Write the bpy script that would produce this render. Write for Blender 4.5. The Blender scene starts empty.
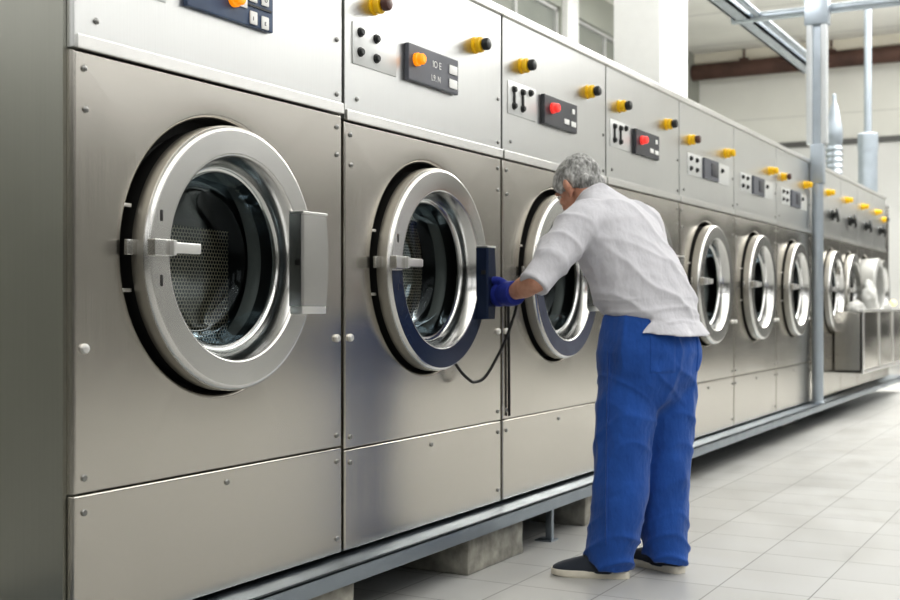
import bpy, bmesh, math, random
from math import sin, cos, pi, radians, sqrt
from mathutils import Vector, Matrix, noise
from mathutils.bvhtree import BVHTree

random.seed(4)
SC = bpy.context.scene
COL = SC.collection
V3 = Vector

# ------------------------------------------------------------------ materials
def new_mat(name):
    m = bpy.data.materials.new(name)
    m.use_nodes = True
    nt = m.node_tree
    b = nt.nodes['Principled BSDF']
    return m, nt, b

def N(nt, kind, **kw):
    n = nt.nodes.new(kind)
    for k, v in kw.items():
        setattr(n, k, v)
    return n

def mathn(nt, op, a, b=None, c=None):
    n = nt.nodes.new('ShaderNodeMath')
    n.operation = op
    for i, x in enumerate((a, b, c)):
        if x is None:
            continue
        if isinstance(x, (int, float)):
            n.inputs[i].default_value = x
        else:
            nt.links.new(x, n.inputs[i])
    return n.outputs[0]

def noise_out(nt, scale_vec, scale=1.0, detail=3.0, rough=0.5, coord='Object', offset=False):
    tc = N(nt, 'ShaderNodeTexCoord')
    mp = N(nt, 'ShaderNodeMapping')
    mp.inputs['Scale'].default_value = scale_vec
    nt.links.new(tc.outputs[coord], mp.inputs['Vector'])
    if offset:
        oi = N(nt, 'ShaderNodeObjectInfo')
        cm = N(nt, 'ShaderNodeCombineXYZ')
        r = mathn(nt, 'MULTIPLY', oi.outputs['Random'], 37.0)
        nt.links.new(r, cm.inputs[0]); nt.links.new(r, cm.inputs[2])
        nt.links.new(cm.outputs[0], mp.inputs['Location'])
    nz = N(nt, 'ShaderNodeTexNoise')
    nz.inputs['Scale'].default_value = scale
    nz.inputs['Detail'].default_value = detail
    nz.inputs['Roughness'].default_value = rough
    nt.links.new(mp.outputs[0], nz.inputs['Vector'])
    return nz.outputs['Fac']

def ramp(nt, fac, stops):
    r = N(nt, 'ShaderNodeValToRGB')
    el = r.color_ramp.elements
    while len(el) < len(stops):
        el.new(0.5)
    for e, (p, c) in zip(el, stops):
        e.position = p
        e.color = (c[0], c[1], c[2], 1)
    nt.links.new(fac, r.inputs['Fac'])
    return r.outputs['Color']

def maprange(nt, fac, lo, hi):
    m = N(nt, 'ShaderNodeMapRange')
    m.inputs['From Min'].default_value = 0.25
    m.inputs['From Max'].default_value = 0.75
    m.inputs['To Min'].default_value = lo
    m.inputs['To Max'].default_value = hi
    nt.links.new(fac, m.inputs['Value'])
    return m.outputs[0]

def bump(nt, b, height, strength, dist=0.01):
    bm_ = N(nt, 'ShaderNodeBump')
    bm_.inputs['Strength'].default_value = strength
    bm_.inputs['Distance'].default_value = dist
    nt.links.new(height, bm_.inputs['Height'])
    nt.links.new(bm_.outputs[0], b.inputs['Normal'])
    return bm_

def plain(name, col, rough=0.5, metal=0.0, var=0.06, nscale=8.0, bmp=0.0, spec=0.5, coat=0.0):
    m, nt, b = new_mat(name)
    f = noise_out(nt, (1, 1, 1), nscale, 4)
    c0 = [max(0, x * (1 - var)) for x in col]
    c1 = [min(1, x * (1 + var)) for x in col]
    nt.links.new(ramp(nt, f, [(0.3, c0), (0.7, c1)]), b.inputs['Base Color'])
    b.inputs['Roughness'].default_value = rough
    b.inputs['Metallic'].default_value = metal
    b.inputs['Specular IOR Level'].default_value = spec
    b.inputs['Coat Weight'].default_value = coat
    if bmp:
        bump(nt, b, f, bmp)
    return m

def steel(name, col, rlo, rhi, grain=(220, 220, 2.0), aniso=0.0, wav=0.10, wscale=1.4):
    m, nt, b = new_mat(name)
    g = noise_out(nt, grain, 1.0, 3, 0.6, offset=True)
    cl = noise_out(nt, (1, 1, 1), 2.6, 4, 0.55, offset=True)
    mixf = mathn(nt, 'ADD', mathn(nt, 'MULTIPLY', g, 0.6), mathn(nt, 'MULTIPLY', cl, 0.4))
    nt.links.new(ramp(nt, mixf, [(0.3, [x * 0.96 for x in col]), (0.7, [min(1, x * 1.04) for x in col])]), b.inputs['Base Color'])
    nt.links.new(maprange(nt, mixf, rlo, rhi), b.inputs['Roughness'])
    b.inputs['Metallic'].default_value = 1.0
    if aniso:
        b.inputs['Anisotropic'].default_value = aniso
        t = N(nt, 'ShaderNodeTangent', direction_type='RADIAL', axis='Z')
        nt.links.new(t.outputs[0], b.inputs['Tangent'])
    w = noise_out(nt, (1.0, 1.0, 0.7), wscale, 1, 0.4, offset=True)
    b1 = N(nt, 'ShaderNodeBump')
    b1.inputs['Strength'].default_value = wav
    b1.inputs['Distance'].default_value = 0.05
    nt.links.new(w, b1.inputs['Height'])
    b2 = N(nt, 'ShaderNodeBump')
    b2.inputs['Strength'].default_value = 0.02
    b2.inputs['Distance'].default_value = 0.002
    nt.links.new(g, b2.inputs['Height'])
    nt.links.new(b1.outputs[0], b2.inputs['Normal'])
    nt.links.new(b2.outputs[0], b.inputs['Normal'])
    return m

M = {}
M['panel'] = steel('brushed_steel_panel', (0.555, 0.53, 0.485), 0.20, 0.28, aniso=0.35, wav=0.14)
M['upper'] = steel('brushed_steel_upper', (0.71, 0.715, 0.705), 0.28, 0.33, aniso=0.2, wav=0.06)
M['side'] = steel('brushed_steel_side', (0.47, 0.47, 0.425), 0.30, 0.42, wav=0.05)
M['ring'] = steel('door_ring_steel', (0.68, 0.675, 0.655), 0.24, 0.28, grain=(4, 4, 4), wav=0.0)
M['rim'] = steel('door_rim_steel', (0.40, 0.385, 0.35), 0.36, 0.44, grain=(20, 20, 20), wav=0.0)
M['chrome'] = steel('polished_steel', (0.62, 0.62, 0.61), 0.14, 0.22, grain=(20, 20, 20), wav=0.0)
M['edge'] = steel('bent_edge_steel', (0.76, 0.755, 0.735), 0.32, 0.38, grain=(25, 25, 25), wav=0.0)
M['screw'] = steel('screw_steel', (0.30, 0.30, 0.29), 0.25, 0.35, grain=(60, 60, 60), wav=0.0)
M['rail'] = steel('galvanised_steel', (0.34, 0.38, 0.42), 0.30, 0.5, grain=(9, 30, 30), wav=0.25, wscale=6)
M['galv_pale'] = plain('pale_galvanised_pipe', (0.44, 0.49, 0.54), 0.35, 0.7, 0.08, 6)
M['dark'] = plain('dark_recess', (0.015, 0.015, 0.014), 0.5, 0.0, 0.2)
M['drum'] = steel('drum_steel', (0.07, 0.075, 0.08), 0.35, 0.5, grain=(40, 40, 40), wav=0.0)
M['gasket'] = plain('grey_gasket', (0.11, 0.115, 0.11), 0.45, 0.2)
M['navy'] = plain('navy_control_face', (0.045, 0.075, 0.14), 0.35, 0, 0.15)
M['slate'] = plain('slate_control_face', (0.10, 0.105, 0.125), 0.4, 0, 0.1)
M['charcoal'] = plain('charcoal_control_face', (0.05, 0.052, 0.06), 0.4, 0, 0.1)
M['white_print'] = plain('white_print', (0.85, 0.85, 0.83), 0.5, 0, 0.03)
M['plate'] = plain('pale_button_plate', (0.70, 0.71, 0.70), 0.35, 0.4, 0.03)
M['black'] = plain('black_plastic', (0.02, 0.022, 0.022), 0.35, 0, 0.15)
M['black_rubber'] = plain('black_cable_rubber', (0.012, 0.012, 0.012), 0.5, 0, 0.15)
M['yellow'] = plain('yellow_plastic', (0.85, 0.52, 0.01), 0.35, 0, 0.06)
M['brown'] = plain('dark_brown_cap', (0.085, 0.035, 0.028), 0.35, 0, 0.15)
M['refl_paint'] = plain('painted_blue_reflection', (0.028, 0.042, 0.085), 0.2, 0.4, 0.12, 12)  # dark navy reflection put into the base colour
M['refl_paint_grey'] = plain('painted_slate_reflection', (0.10, 0.11, 0.16), 0.25, 0.4, 0.1, 12)  # slate reflection put into the base colour
M['galv_bright'] = plain('bright_galvanised_channel', (0.78, 0.81, 0.83), 0.3, 0.5, 0.04, 6)
M['concrete'] = plain('rough_concrete', (0.33, 0.32, 0.28), 0.9, 0, 0.35, 14, 0.6)
M['pillar'] = plain('white_painted_pillar', (0.86, 0.86, 0.84), 0.6, 0, 0.02)
M['white_ring'] = plain('white_enamel', (0.42, 0.42, 0.405), 0.35, 0.2, 0.03)
M['cloth_white'] = plain('white_linen', (0.44, 0.44, 0.42), 0.85, 0, 0.05)
M['brown_pipe'] = plain('rusty_brown_pipe', (0.10, 0.055, 0.042), 0.6, 0.1, 0.3, 3)
M['hair_under'] = None

def lamp_mat(name, col, strength):
    m, nt, b = new_mat(name)
    f = noise_out(nt, (1, 1, 1), 30, 2)
    nt.links.new(ramp(nt, f, [(0.2, [x * 0.9 for x in col]), (0.8, col)]), b.inputs['Base Color'])
    b.inputs['Emission Color'].default_value = (*col, 1)
    b.inputs['Emission Strength'].default_value = strength
    b.inputs['Roughness'].default_value = 0.25
    return m
M['orange_lamp'] = lamp_mat('orange_lamp', (1.0, 0.33, 0.01), 0.7)
M['red_lamp'] = lamp_mat('red_lamp', (0.9, 0.06, 0.05), 0.7)
M['yellow_lamp'] = lamp_mat('pale_yellow_lamp', (1.0, 0.8, 0.3), 1.5)

def perforated(name):
    m, nt, b = new_mat(name)
    uv = N(nt, 'ShaderNodeUVMap')
    sp = N(nt, 'ShaderNodeSeparateXYZ')
    nt.links.new(uv.outputs[0], sp.inputs[0])
    p = 0.0135
    x = mathn(nt, 'DIVIDE', sp.outputs[0], p)
    y = mathn(nt, 'DIVIDE', sp.outputs[1], p * sqrt(3))
    def cell(off):
        fx = mathn(nt, 'SUBTRACT', mathn(nt, 'FRACT', mathn(nt, 'ADD', x, off)), 0.5)
        fy = mathn(nt, 'MULTIPLY', mathn(nt, 'SUBTRACT', mathn(nt, 'FRACT', mathn(nt, 'ADD', y, off)), 0.5), sqrt(3))
        return mathn(nt, 'SQRT', mathn(nt, 'ADD', mathn(nt, 'MULTIPLY', fx, fx), mathn(nt, 'MULTIPLY', fy, fy)))
    d = mathn(nt, 'MINIMUM', cell(100.0), cell(100.5))
    hole = mathn(nt, 'LESS_THAN', d, 0.36)
    nt.links.new(ramp(nt, hole, [(0.0, (0.90, 0.80, 0.62)), (1.0, (0.012, 0.012, 0.012))]), b.inputs['Base Color'])
    b.inputs['Metallic'].default_value = 0.25
    b.inputs['Roughness'].default_value = 0.5
    return m
M['perf'] = perforated('perforated_drum_sheet')

def door_glass():
    m, nt, b = new_mat('door_glass')
    nt.nodes.remove(b)
    out = nt.nodes['Material Output']
    tr = N(nt, 'ShaderNodeBsdfTransparent'); tr.inputs[0].default_value = (0.84, 0.88, 0.88, 1)
    gl = N(nt, 'ShaderNodeBsdfGlossy'); gl.inputs['Roughness'].default_value = 0.03
    gl.inputs['Color'].default_value = (0.85, 0.95, 1.0, 1)
    lw = N(nt, 'ShaderNodeFresnel'); lw.inputs['IOR'].default_value = 1.45
    f = mathn(nt, 'ADD', mathn(nt, 'MULTIPLY', lw.outputs[0], 0.38), 0.004)
    mx = N(nt, 'ShaderNodeMixShader')
    nt.links.new(f, mx.inputs[0]); nt.links.new(tr.outputs[0], mx.inputs[1]); nt.links.new(gl.outputs[0], mx.inputs[2])
    nt.links.new(mx.outputs[0], out.inputs[0])
    return m
M['glass'] = door_glass()

def floor_mat():
    m, nt, b = new_mat('grey_floor_tiles')
    tc = N(nt, 'ShaderNodeTexCoord')
    mp = N(nt, 'ShaderNodeMapping')
    mp.inputs['Location'].default_value = (TILE_OX, TILE_OY, 0)
    nt.links.new(tc.outputs['Object'], mp.inputs['Vector'])
    br = N(nt, 'ShaderNodeTexBrick')
    br.offset = 0.0
    br.inputs['Scale'].default_value = 1.0
    br.inputs['Brick Width'].default_value = 0.3333
    br.inputs['Row Height'].default_value = 0.3333
    br.inputs['Mortar Size'].default_value = 0.0028
    br.inputs['Mortar Smooth'].default_value = 0.3
    br.inputs['Color1'].default_value = (0.45, 0.45, 0.438, 1)
    br.inputs['Color2'].default_value = (0.485, 0.485, 0.472, 1)
    br.inputs['Mortar'].default_value = (0.19, 0.187, 0.176, 1)
    nt.links.new(mp.outputs[0], br.inputs['Vector'])
    nz = noise_out(nt, (1, 1, 1), 3.0, 5, 0.6)
    dirt = ramp(nt, nz, [(0.25, (0.88, 0.87, 0.85)), (0.65, (1, 1, 1))])
    mx = N(nt, 'ShaderNodeMix', data_type='RGBA', blend_type='MULTIPLY')
    mx.inputs['Factor'].default_value = 1.0
    nt.links.new(br.outputs['Color'], mx.inputs[6]); nt.links.new(dirt, mx.inputs[7])
    nt.links.new(mx.outputs[2], b.inputs['Base Color'])
    nt.links.new(maprange(nt, nz, 0.32, 0.5), b.inputs['Roughness'])
    inv = mathn(nt, 'SUBTRACT', 1.0, br.outputs['Fac'])
    bump(nt, b, inv, 0.4, 0.002)
    return m

def wall_mat(name, col, lines=None, seam=0.0):
    m, nt, b = new_mat(name)
    nz = noise_out(nt, (1, 1, 1), 0.8, 4)
    c = ramp(nt, nz, [(0.3, [x * 0.94 for x in col]), (0.7, [min(1, x * 1.05) for x in col])])
    if lines:
        tc = N(nt, 'ShaderNodeTexCoord')
        sp = N(nt, 'ShaderNodeSeparateXYZ')
        nt.links.new(tc.outputs['Object'], sp.inputs[0])
        fr = mathn(nt, 'FRACT', mathn(nt, 'DIVIDE', mathn(nt, 'ADD', sp.outputs[lines[0]], 50.0), lines[1]))
        ln = mathn(nt, 'LESS_THAN', fr, lines[2])
        mx = N(nt, 'ShaderNodeMix', data_type='RGBA')
        nt.links.new(ln, mx.inputs['Factor'])
        nt.links.new(c, mx.inputs[6])
        mx.inputs[7].default_value = (*[x * 0.72 for x in col], 1)
        c = mx.outputs[2]
    nt.links.new(c, b.inputs['Base Color'])
    b.inputs['Roughness'].default_value = 0.75
    return m

def added_glow(name, col, strength):
    m, nt, b = new_mat(name)
    nz = noise_out(nt, (1, 1, 1), 0.5, 2)
    b.inputs['Base Color'].default_value = (0.08, 0.08, 0.08, 1)
    nt.links.new(ramp(nt, nz, [(0.2, [x * 0.93 for x in col]), (0.8, col)]), b.inputs['Emission Color'])
    b.inputs['Emission Strength'].default_value = strength
    return m

def fabric(name, col, var=0.12, weave=900, fold=0.25, rough=0.85, sheen=0.2):
    m, nt, b = new_mat(name)
    big = noise_out(nt, (1, 1, 1), 7.0, 4, 0.55)
    fine = noise_out(nt, (1, 1, 1), weave, 2)
    mixf = mathn(nt, 'ADD', mathn(nt, 'MULTIPLY', big, 0.7), mathn(nt, 'MULTIPLY', fine, 0.3))
    nt.links.new(ramp(nt, mixf, [(0.3, [x * (1 - var) for x in col]), (0.7, [min(1, x * (1 + var)) for x in col])]), b.inputs['Base Color'])
    b.inputs['Roughness'].default_value = rough
    b.inputs['Sheen Weight'].default_value = sheen
    b.inputs['Specular IOR Level'].default_value = 0.2
    fold_n = noise_out(nt, (1.0, 1.0, 0.55), 16.0, 3, 0.5)
    h = mathn(nt, 'ADD', mathn(nt, 'MULTIPLY', fold_n, 1.0), mathn(nt, 'MULTIPLY', fine, 0.03))
    bump(nt, b, h, fold, 0.03)
    return m
M['shirt'] = fabric('white_cotton', (0.62, 0.615, 0.65), 0.03, 900, 0.40)
M['trousers'] = fabric('blue_work_cotton', (0.026, 0.094, 0.345), 0.2, 700, 0.45)
M['glove'] = fabric('blue_glove_rubber', (0.03, 0.045, 0.27), 0.12, 300, 0.2, 0.5, 0.0)
M['shoe'] = fabric('dark_grey_canvas', (0.045, 0.052, 0.066), 0.2, 500, 0.1)
M['sole'] = plain('off_white_sole', (0.72, 0.68, 0.58), 0.6, 0, 0.08, 20)

def skin_mat():
    m, nt, b = new_mat('skin')
    f = noise_out(nt, (1, 1, 1), 28, 4)
    nt.links.new(ramp(nt, f, [(0.3, (0.50, 0.25, 0.17)), (0.7, (0.66, 0.38, 0.28))]), b.inputs['Base Color'])
    b.inputs['Roughness'].default_value = 0.5
    b.inputs['Subsurface Weight'].default_value = 0.08
    b.inputs['Subsurface Radius'].default_value = (0.012, 0.005, 0.003)
    bump(nt, b, f, 0.08, 0.004)
    return m
M['skin'] = skin_mat()

def hair_mat():
    m, nt, b = new_mat('grey_hair')
    f = noise_out(nt, (90, 90, 34), 1.0, 4, 0.6)
    f2 = noise_out(nt, (1, 1, 1), 22, 3, 0.5)
    s = mathn(nt, 'ADD', mathn(nt, 'MULTIPLY', f, 0.55), mathn(nt, 'MULTIPLY', f2, 0.45))
    nt.links.new(ramp(nt, s, [(0.36, (0.13, 0.13, 0.125)), (0.5, (0.36, 0.36, 0.35)), (0.62, (0.66, 0.66, 0.65))]), b.inputs['Base Color'])
    b.inputs['Roughness'].default_value = 0.6
    bump(nt, b, f, 0.5, 0.006)
    return m
M['hair'] = hair_mat()

# ------------------------------------------------------------------ mesh helpers
def finish(bm, name, mat, smooth=True, angle=35):
    bmesh.ops.recalc_face_normals(bm, faces=bm.faces)
    me = bpy.data.meshes.new(name)
    bm.to_mesh(me); bm.free()
    if mat is not None:
        for mm in (mat if isinstance(mat, (list, tuple)) else [mat]):
            me.materials.append(mm)
    if smooth:
        me.shade_smooth()
        me.set_sharp_from_angle(angle=radians(angle))
    return me

def link(name, me, parent=None, loc=None, wn=False):
    o = bpy.data.objects.new(name, me)
    COL.objects.link(o)
    if parent is not None:
        o.parent = parent
    if loc is not None:
        o.location = loc
    if wn:
        mod = o.modifiers.new('wn', 'WEIGHTED_NORMAL'); mod.keep_sharp = True; mod.weight = 100
    return o

def tag(o, label, cat, group=None):
    o['label'] = label; o['category'] = cat
    if group:
        o['group'] = group
    return o

def thing(name, label, cat, loc=(0, 0, 0), group=None):
    o = bpy.data.objects.new(name, None)
    COL.objects.link(o)
    o.location = loc
    o.empty_display_size = 0.1
    return tag(o, label, cat, group)

def struct(name, me, parent=None):
    o = link(name, me, parent)
    o['kind'] = 'structure'
    return o

def B():
    return bmesh.new()

def box(bm, x0, x1, y0, y1, z0, z1, bev=0.0, seg=2):
    vs = [bm.verts.new((x, y, z)) for x in (x0, x1) for y in (y0, y1) for z in (z0, z1)]
    F = [(0, 1, 3, 2), (4, 6, 7, 5), (0, 4, 5, 1), (2, 3, 7, 6), (0, 2, 6, 4), (1, 5, 7, 3)]
    fs = [bm.faces.new([vs[i] for i in f]) for f in F]
    if bev:
        es = list({e for f in fs for e in f.edges})
        bmesh.ops.bevel(bm, geom=es, offset=bev, segments=seg, affect='EDGES', profile=0.6)

def lathe(bm, prof, cx=0, cz=0, n=72, uv=False, a0=0.0, a1=2 * pi, axis='Y', cy=0):
    """revolve (r, t) about an axis through the centre; t runs along the axis"""
    full = abs(a1 - a0 - 2 * pi) < 1e-6
    cols = n if full else n + 1
    grid = []
    for r, t in prof:
        row = []
        for i in range(cols):
            a = a0 + (a1 - a0) * i / n
            if axis == 'Y':
                row.append(bm.verts.new((cx + r * cos(a), cy + t, cz + r * sin(a))))
            elif axis == 'Z':
                row.append(bm.verts.new((cx + r * cos(a), cy + r * sin(a), cz + t)))
            else:
                row.append(bm.verts.new((cx + t, cy + r * cos(a), cz + r * sin(a))))
        grid.append(row)
    for j in range(len(prof) - 1):
        for i in range(n):
            i2 = (i + 1) % cols
            try:
                bm.faces.new((grid[j][i], grid[j][i2], grid[j + 1][i2], grid[j + 1][i]))
            except ValueError:
                pass
    return grid

def cap(bm, row):
    bm.faces.new(row)

def disc_uv(bm, r, y, cx, cz, n=64):
    uvl = bm.loops.layers.uv.verify()
    vs = [bm.verts.new((cx + r * cos(2 * pi * i / n), y, cz + r * sin(2 * pi * i / n))) for i in range(n)]
    f = bm.faces.new(vs)
    for l in f.loops:
        l[uvl].uv = (l.vert.co.x, l.vert.co.z)

def tube(bm, pts, r, n=12, caps=True):
    pts = [V3(p) for p in pts]
    rs = r if isinstance(r, (list, tuple)) else [r] * len(pts)
    rows = []
    prev = None
    for i, p in enumerate(pts):
        if i == 0: t = pts[1] - pts[0]
        elif i == len(pts) - 1: t = pts[-1] - pts[-2]
        else: t = pts[i + 1] - pts[i - 1]
        t.normalize()
        if prev is None:
            u = t.orthogonal().normalized()
        else:
            u = (prev - t * prev.dot(t)).normalized()
        prev = u
        w = t.cross(u)
        rows.append([bm.verts.new(p + (u * cos(2 * pi * k / n) + w * sin(2 * pi * k / n)) * rs[i]) for k in range(n)])
    for a, b_ in zip(rows, rows[1:]):
        for k in range(n):
            bm.faces.new((a[k], a[(k + 1) % n], b_[(k + 1) % n], b_[k]))
    if caps:
        bm.faces.new(rows[0][::-1]); bm.faces.new(rows[-1])

def catmull(pts, k=8):
    pts = [V3(p) for p in pts]
    P = [pts[0] * 2 - pts[1]] + pts + [pts[-1] * 2 - pts[-2]]
    out = []
    for i in range(1, len(P) - 2):
        for j in range(k):
            t = j / k
            a, b_, c, d = P[i - 1], P[i], P[i + 1], P[i + 2]
            out.append(0.5 * ((2 * b_) + (c - a) * t + (2 * a - 5 * b_ + 4 * c - d) * t * t + (3 * b_ - a - 3 * c + d) * t ** 3))
    out.append(pts[-1])
    return out

def capsule(bm, pts, rs, n=16, k=6):
    """smooth limb through points with radii, rounded ends"""
    P = catmull(pts, k)
    R = []
    m = len(pts) - 1
    for i in range(len(P)):
        t = i / k
        a = min(int(t), m - 1); f = t - a
        f = f * f * (3 - 2 * f)
        R.append(rs[a] * (1 - f) + rs[a + 1] * f)
    d0 = (P[0] - P[1]).normalized(); d1 = (P[-1] - P[-2]).normalized()
    Pn, Rn = [], []
    for a in (80, 55, 28):
        Pn.append(P[0] + d0 * R[0] * sin(radians(a))); Rn.append(R[0] * cos(radians(a)))
    Pn += P; Rn += R
    for a in (28, 55, 80):
        Pn.append(P[-1] + d1 * R[-1] * sin(radians(a))); Rn.append(R[-1] * cos(radians(a)))
    tube(bm, Pn, Rn, n)

def ellipsoid(bm, c, rx, ry, rz, mat3=None, seg=24, rings=16):
    r = bmesh.ops.create_uvsphere(bm, u_segments=seg, v_segments=rings, radius=1.0)
    for v in r['verts']:
        p = V3((v.co.x * rx, v.co.y * ry, v.co.z * rz))
        if mat3 is not None:
            p = mat3 @ p
        v.co = p + V3(c)

def loft(bm, rings, n=40, pw=2.2, caps=True):
    """rings: (center, axisA, axisB) with axes scaled by half widths"""
    rows = []
    for c, a, b_ in rings:
        c, a, b_ = V3(c), V3(a), V3(b_)
        row = []
        for i in range(n):
            t = 2 * pi * i / n
            x = abs(cos(t)) ** (2 / pw) * (1 if cos(t) >= 0 else -1)
            y = abs(sin(t)) ** (2 / pw) * (1 if sin(t) >= 0 else -1)
            row.append(bm.verts.new(c + a * x + b_ * y))
        rows.append(row)
    for p, q in zip(rows, rows[1:]):
        for i in range(n):
            bm.faces.new((p[i], p[(i + 1) % n], q[(i + 1) % n], q[i]))
    if caps:
        bm.faces.new(rows[0][::-1]); bm.faces.new(rows[-1])
    return rows

def fuse(bm, name, mat, voxel=0.008, smooth_it=6, disp=None):
    """one continuous skin from overlapping closed shapes"""
    bmesh.ops.recalc_face_normals(bm, faces=bm.faces)
    me = bpy.data.meshes.new('tmp'); bm.to_mesh(me); bm.free()
    o = bpy.data.objects.new('tmp', me); COL.objects.link(o)
    r = o.modifiers.new('r', 'REMESH'); r.mode = 'VOXEL'; r.voxel_size = voxel
    if smooth_it:
        s = o.modifiers.new('s', 'SMOOTH'); s.iterations = smooth_it; s.factor = 0.5
    bpy.context.view_layer.update()
    dg = bpy.context.evaluated_depsgraph_get()
    out = bpy.data.meshes.new_from_object(o.evaluated_get(dg))
    bpy.data.objects.remove(o); bpy.data.meshes.remove(me)
    out.name = name
    out.materials.clear(); out.materials.append(mat)
    if disp is not None:
        nrm = [v.normal.copy() for v in out.vertices]
        for v, nn in zip(out.vertices, nrm):
            v.co += disp(v.co.copy(), nn)
    out.shade_smooth()
    return out

# ------------------------------------------------------------------ layout
W = 1.1806          # machine pitch
X0 = 2.107          # left side of the nearest machine
D = 2.20            # front plane of the machines
ZB = 0.222          # underside of the machines
TILE_OX, TILE_OY = 0.0, 0.0
ROOM = dict(x0=-4.5, x1=23.0, y0=-6.5, y1=7.0, h=5.9)

def tile_offsets():
    # one tile corner measured on the photographed floor
    return

# ------------------------------------------------------------------ the setting
TX, TY = 3.676, 0.917
TILE_OX = -(TX % 0.33333); TILE_OY = -(TY % 0.33333)
M['floor'] = floor_mat()
M['wall'] = wall_mat('pale_grey_wall', (0.80, 0.795, 0.745), (2, 1.05, 0.012))
M['wall_low'] = wall_mat('white_lower_wall', (0.74, 0.74, 0.72))
M['wall_left'] = wall_mat('grey_green_wall', (0.36, 0.37, 0.33))
M['wall_plain'] = wall_mat('grey_wall', (0.15, 0.15, 0.145))
M['ceiling'] = wall_mat('ceiling_board', (0.90, 0.89, 0.84), (0, 2.4, 0.02))
M['beam'] = wall_mat('cream_beam', (0.78, 0.74, 0.63))
M['added_glow'] = added_glow('added_window_glow', (1.0, 1.0, 0.985), 1.45)  # glow of the unseen windows added to light hall and steel
M['tube'] = added_glow('added_lamp_glow', (1.0, 0.99, 0.97), 11.0)  # glow of the unseen lamps added to the hall
M['mullion'] = plain('window_frame_grey', (0.55, 0.55, 0.54), 0.5)

R_ = ROOM
def slab(name, *a):
    bm = B(); box(bm, *a[:6]); return struct(name, finish(bm, name, a[6], smooth=False))
slab('floor', R_['x0'], R_['x1'], R_['y0'], R_['y1'], -0.1, 0.0, M['floor'])
slab('ceiling', R_['x0'], R_['x1'], R_['y0'], R_['y1'], R_['h'], R_['h'] + 0.1, M['ceiling'])
slab('wall_far', R_['x1'], R_['x1'] + 0.15, R_['y0'], R_['y1'], 4.02, R_['h'], M['wall'])
slab('wall_far_lower', R_['x1'], R_['x1'] + 0.15, R_['y0'], R_['y1'], 0, 4.02, M['wall_low'])
def rear():
    bm = B(); xa, xb = R_['x0'] - .15, R_['x0']
    box(bm, xa, xb, R_['y0'], R_['y1'], 0, 2.9); box(bm, xa, xb, R_['y0'], R_['y1'], 5.4, R_['h'])
    for a, b_ in ((-6.5, -5.5), (-1.0, -.4), (5.6, 7.0)):
        box(bm, xa, xb, a, b_, 2.9, 5.4)
    struct('wall_rear', finish(bm, 'wall_rear', M['wall_plain'], smooth=False))
    for i, (a, b_) in enumerate(((-5.5, -1.0), (-.4, 5.6))):
        e = bpy.data.objects.new('window_%d' % (20 + i), None); COL.objects.link(e); e['kind'] = 'structure'
        bm = B()
        for k in range(5):
            y = a + (b_ - a) * k / 4
            box(bm, xa + .03, xb - .03, max(a, y - .03), min(b_, y + .03), 2.9, 5.4)
        struct('window_frame', finish(bm, 'window_frame', M['mullion'], smooth=False), e)
        bm = B(); box(bm, xa + .06, xb - .08, a, b_, 2.9, 5.4)
        struct('window_or_added_pane', finish(bm, 'window_or_added_pane', M['added_glow'], smooth=False), e)
rear()  # unseen glowing windows added for the reflection in the machine side

def window_wall(prefix, y, ydir, xs, z0, z1, mat, pane_mat, first):
    """long wall at y with a row of openings, each with a frame and a pane"""
    nm = 'wall_' + prefix
    bm = B()
    yo = y + 0.2 * ydir
    ya, yb = min(y, yo), max(y, yo)
    box(bm, R_['x0'], R_['x1'], ya, yb, 0, z0)
    box(bm, R_['x0'], R_['x1'], ya, yb, z1, R_['h'])
    edges = [R_['x0']] + [e for a in xs for e in a] + [R_['x1']]
    for a, b_ in zip(edges[0::2], edges[1::2]):
        if b_ - a > 0.01:
            box(bm, a, b_, ya, yb, z0, z1)
    struct(nm, finish(bm, nm, mat, smooth=False))
    for i, (a, b_) in enumerate(xs):
        e = bpy.data.objects.new('window_%d' % (first + i), None); COL.objects.link(e); e['kind'] = 'structure'
        bm = B()
        ym = (ya + yb) / 2
        t = 0.05
        box(bm, a, a + t, ym - .05, ym + .05, z0, z1); box(bm, b_ - t, b_, ym - .05, ym + .05, z0, z1)
        box(bm, a, b_, ym - .05, ym + .05, z0, z0 + t); box(bm, a, b_, ym - .05, ym + .05, z1 - t, z1)
        k = max(2, int((b_ - a) / 1.3))
        for j in range(1, k):
            xx = a + (b_ - a) * j / k
            box(bm, xx - .03, xx + .03, ym - .04, ym + .04, z0, z1)
        struct('window_frame', finish(bm, 'window_frame', M['mullion'], smooth=False), e)
        bm = B(); box(bm, a + .02, b_ - .02, ym - .008, ym + .008, z0 + .02, z1 - .02)
        struct('window_or_added_pane', finish(bm, 'window_or_added_pane', pane_mat[i] if isinstance(pane_mat, list) else pane_mat, smooth=False), e)

window_wall('right', R_['y0'], -1, [(-3.6, -0.6), (0.2, 3.4), (4.2, 8.2), (9.0, 13.0), (13.8, 17.8), (18.6, 22.2)], 3.4, 5.6, M['wall_plain'], M['added_glow'], 1)  # unseen glowing windows added for bright reflections in the upper steel

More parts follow.
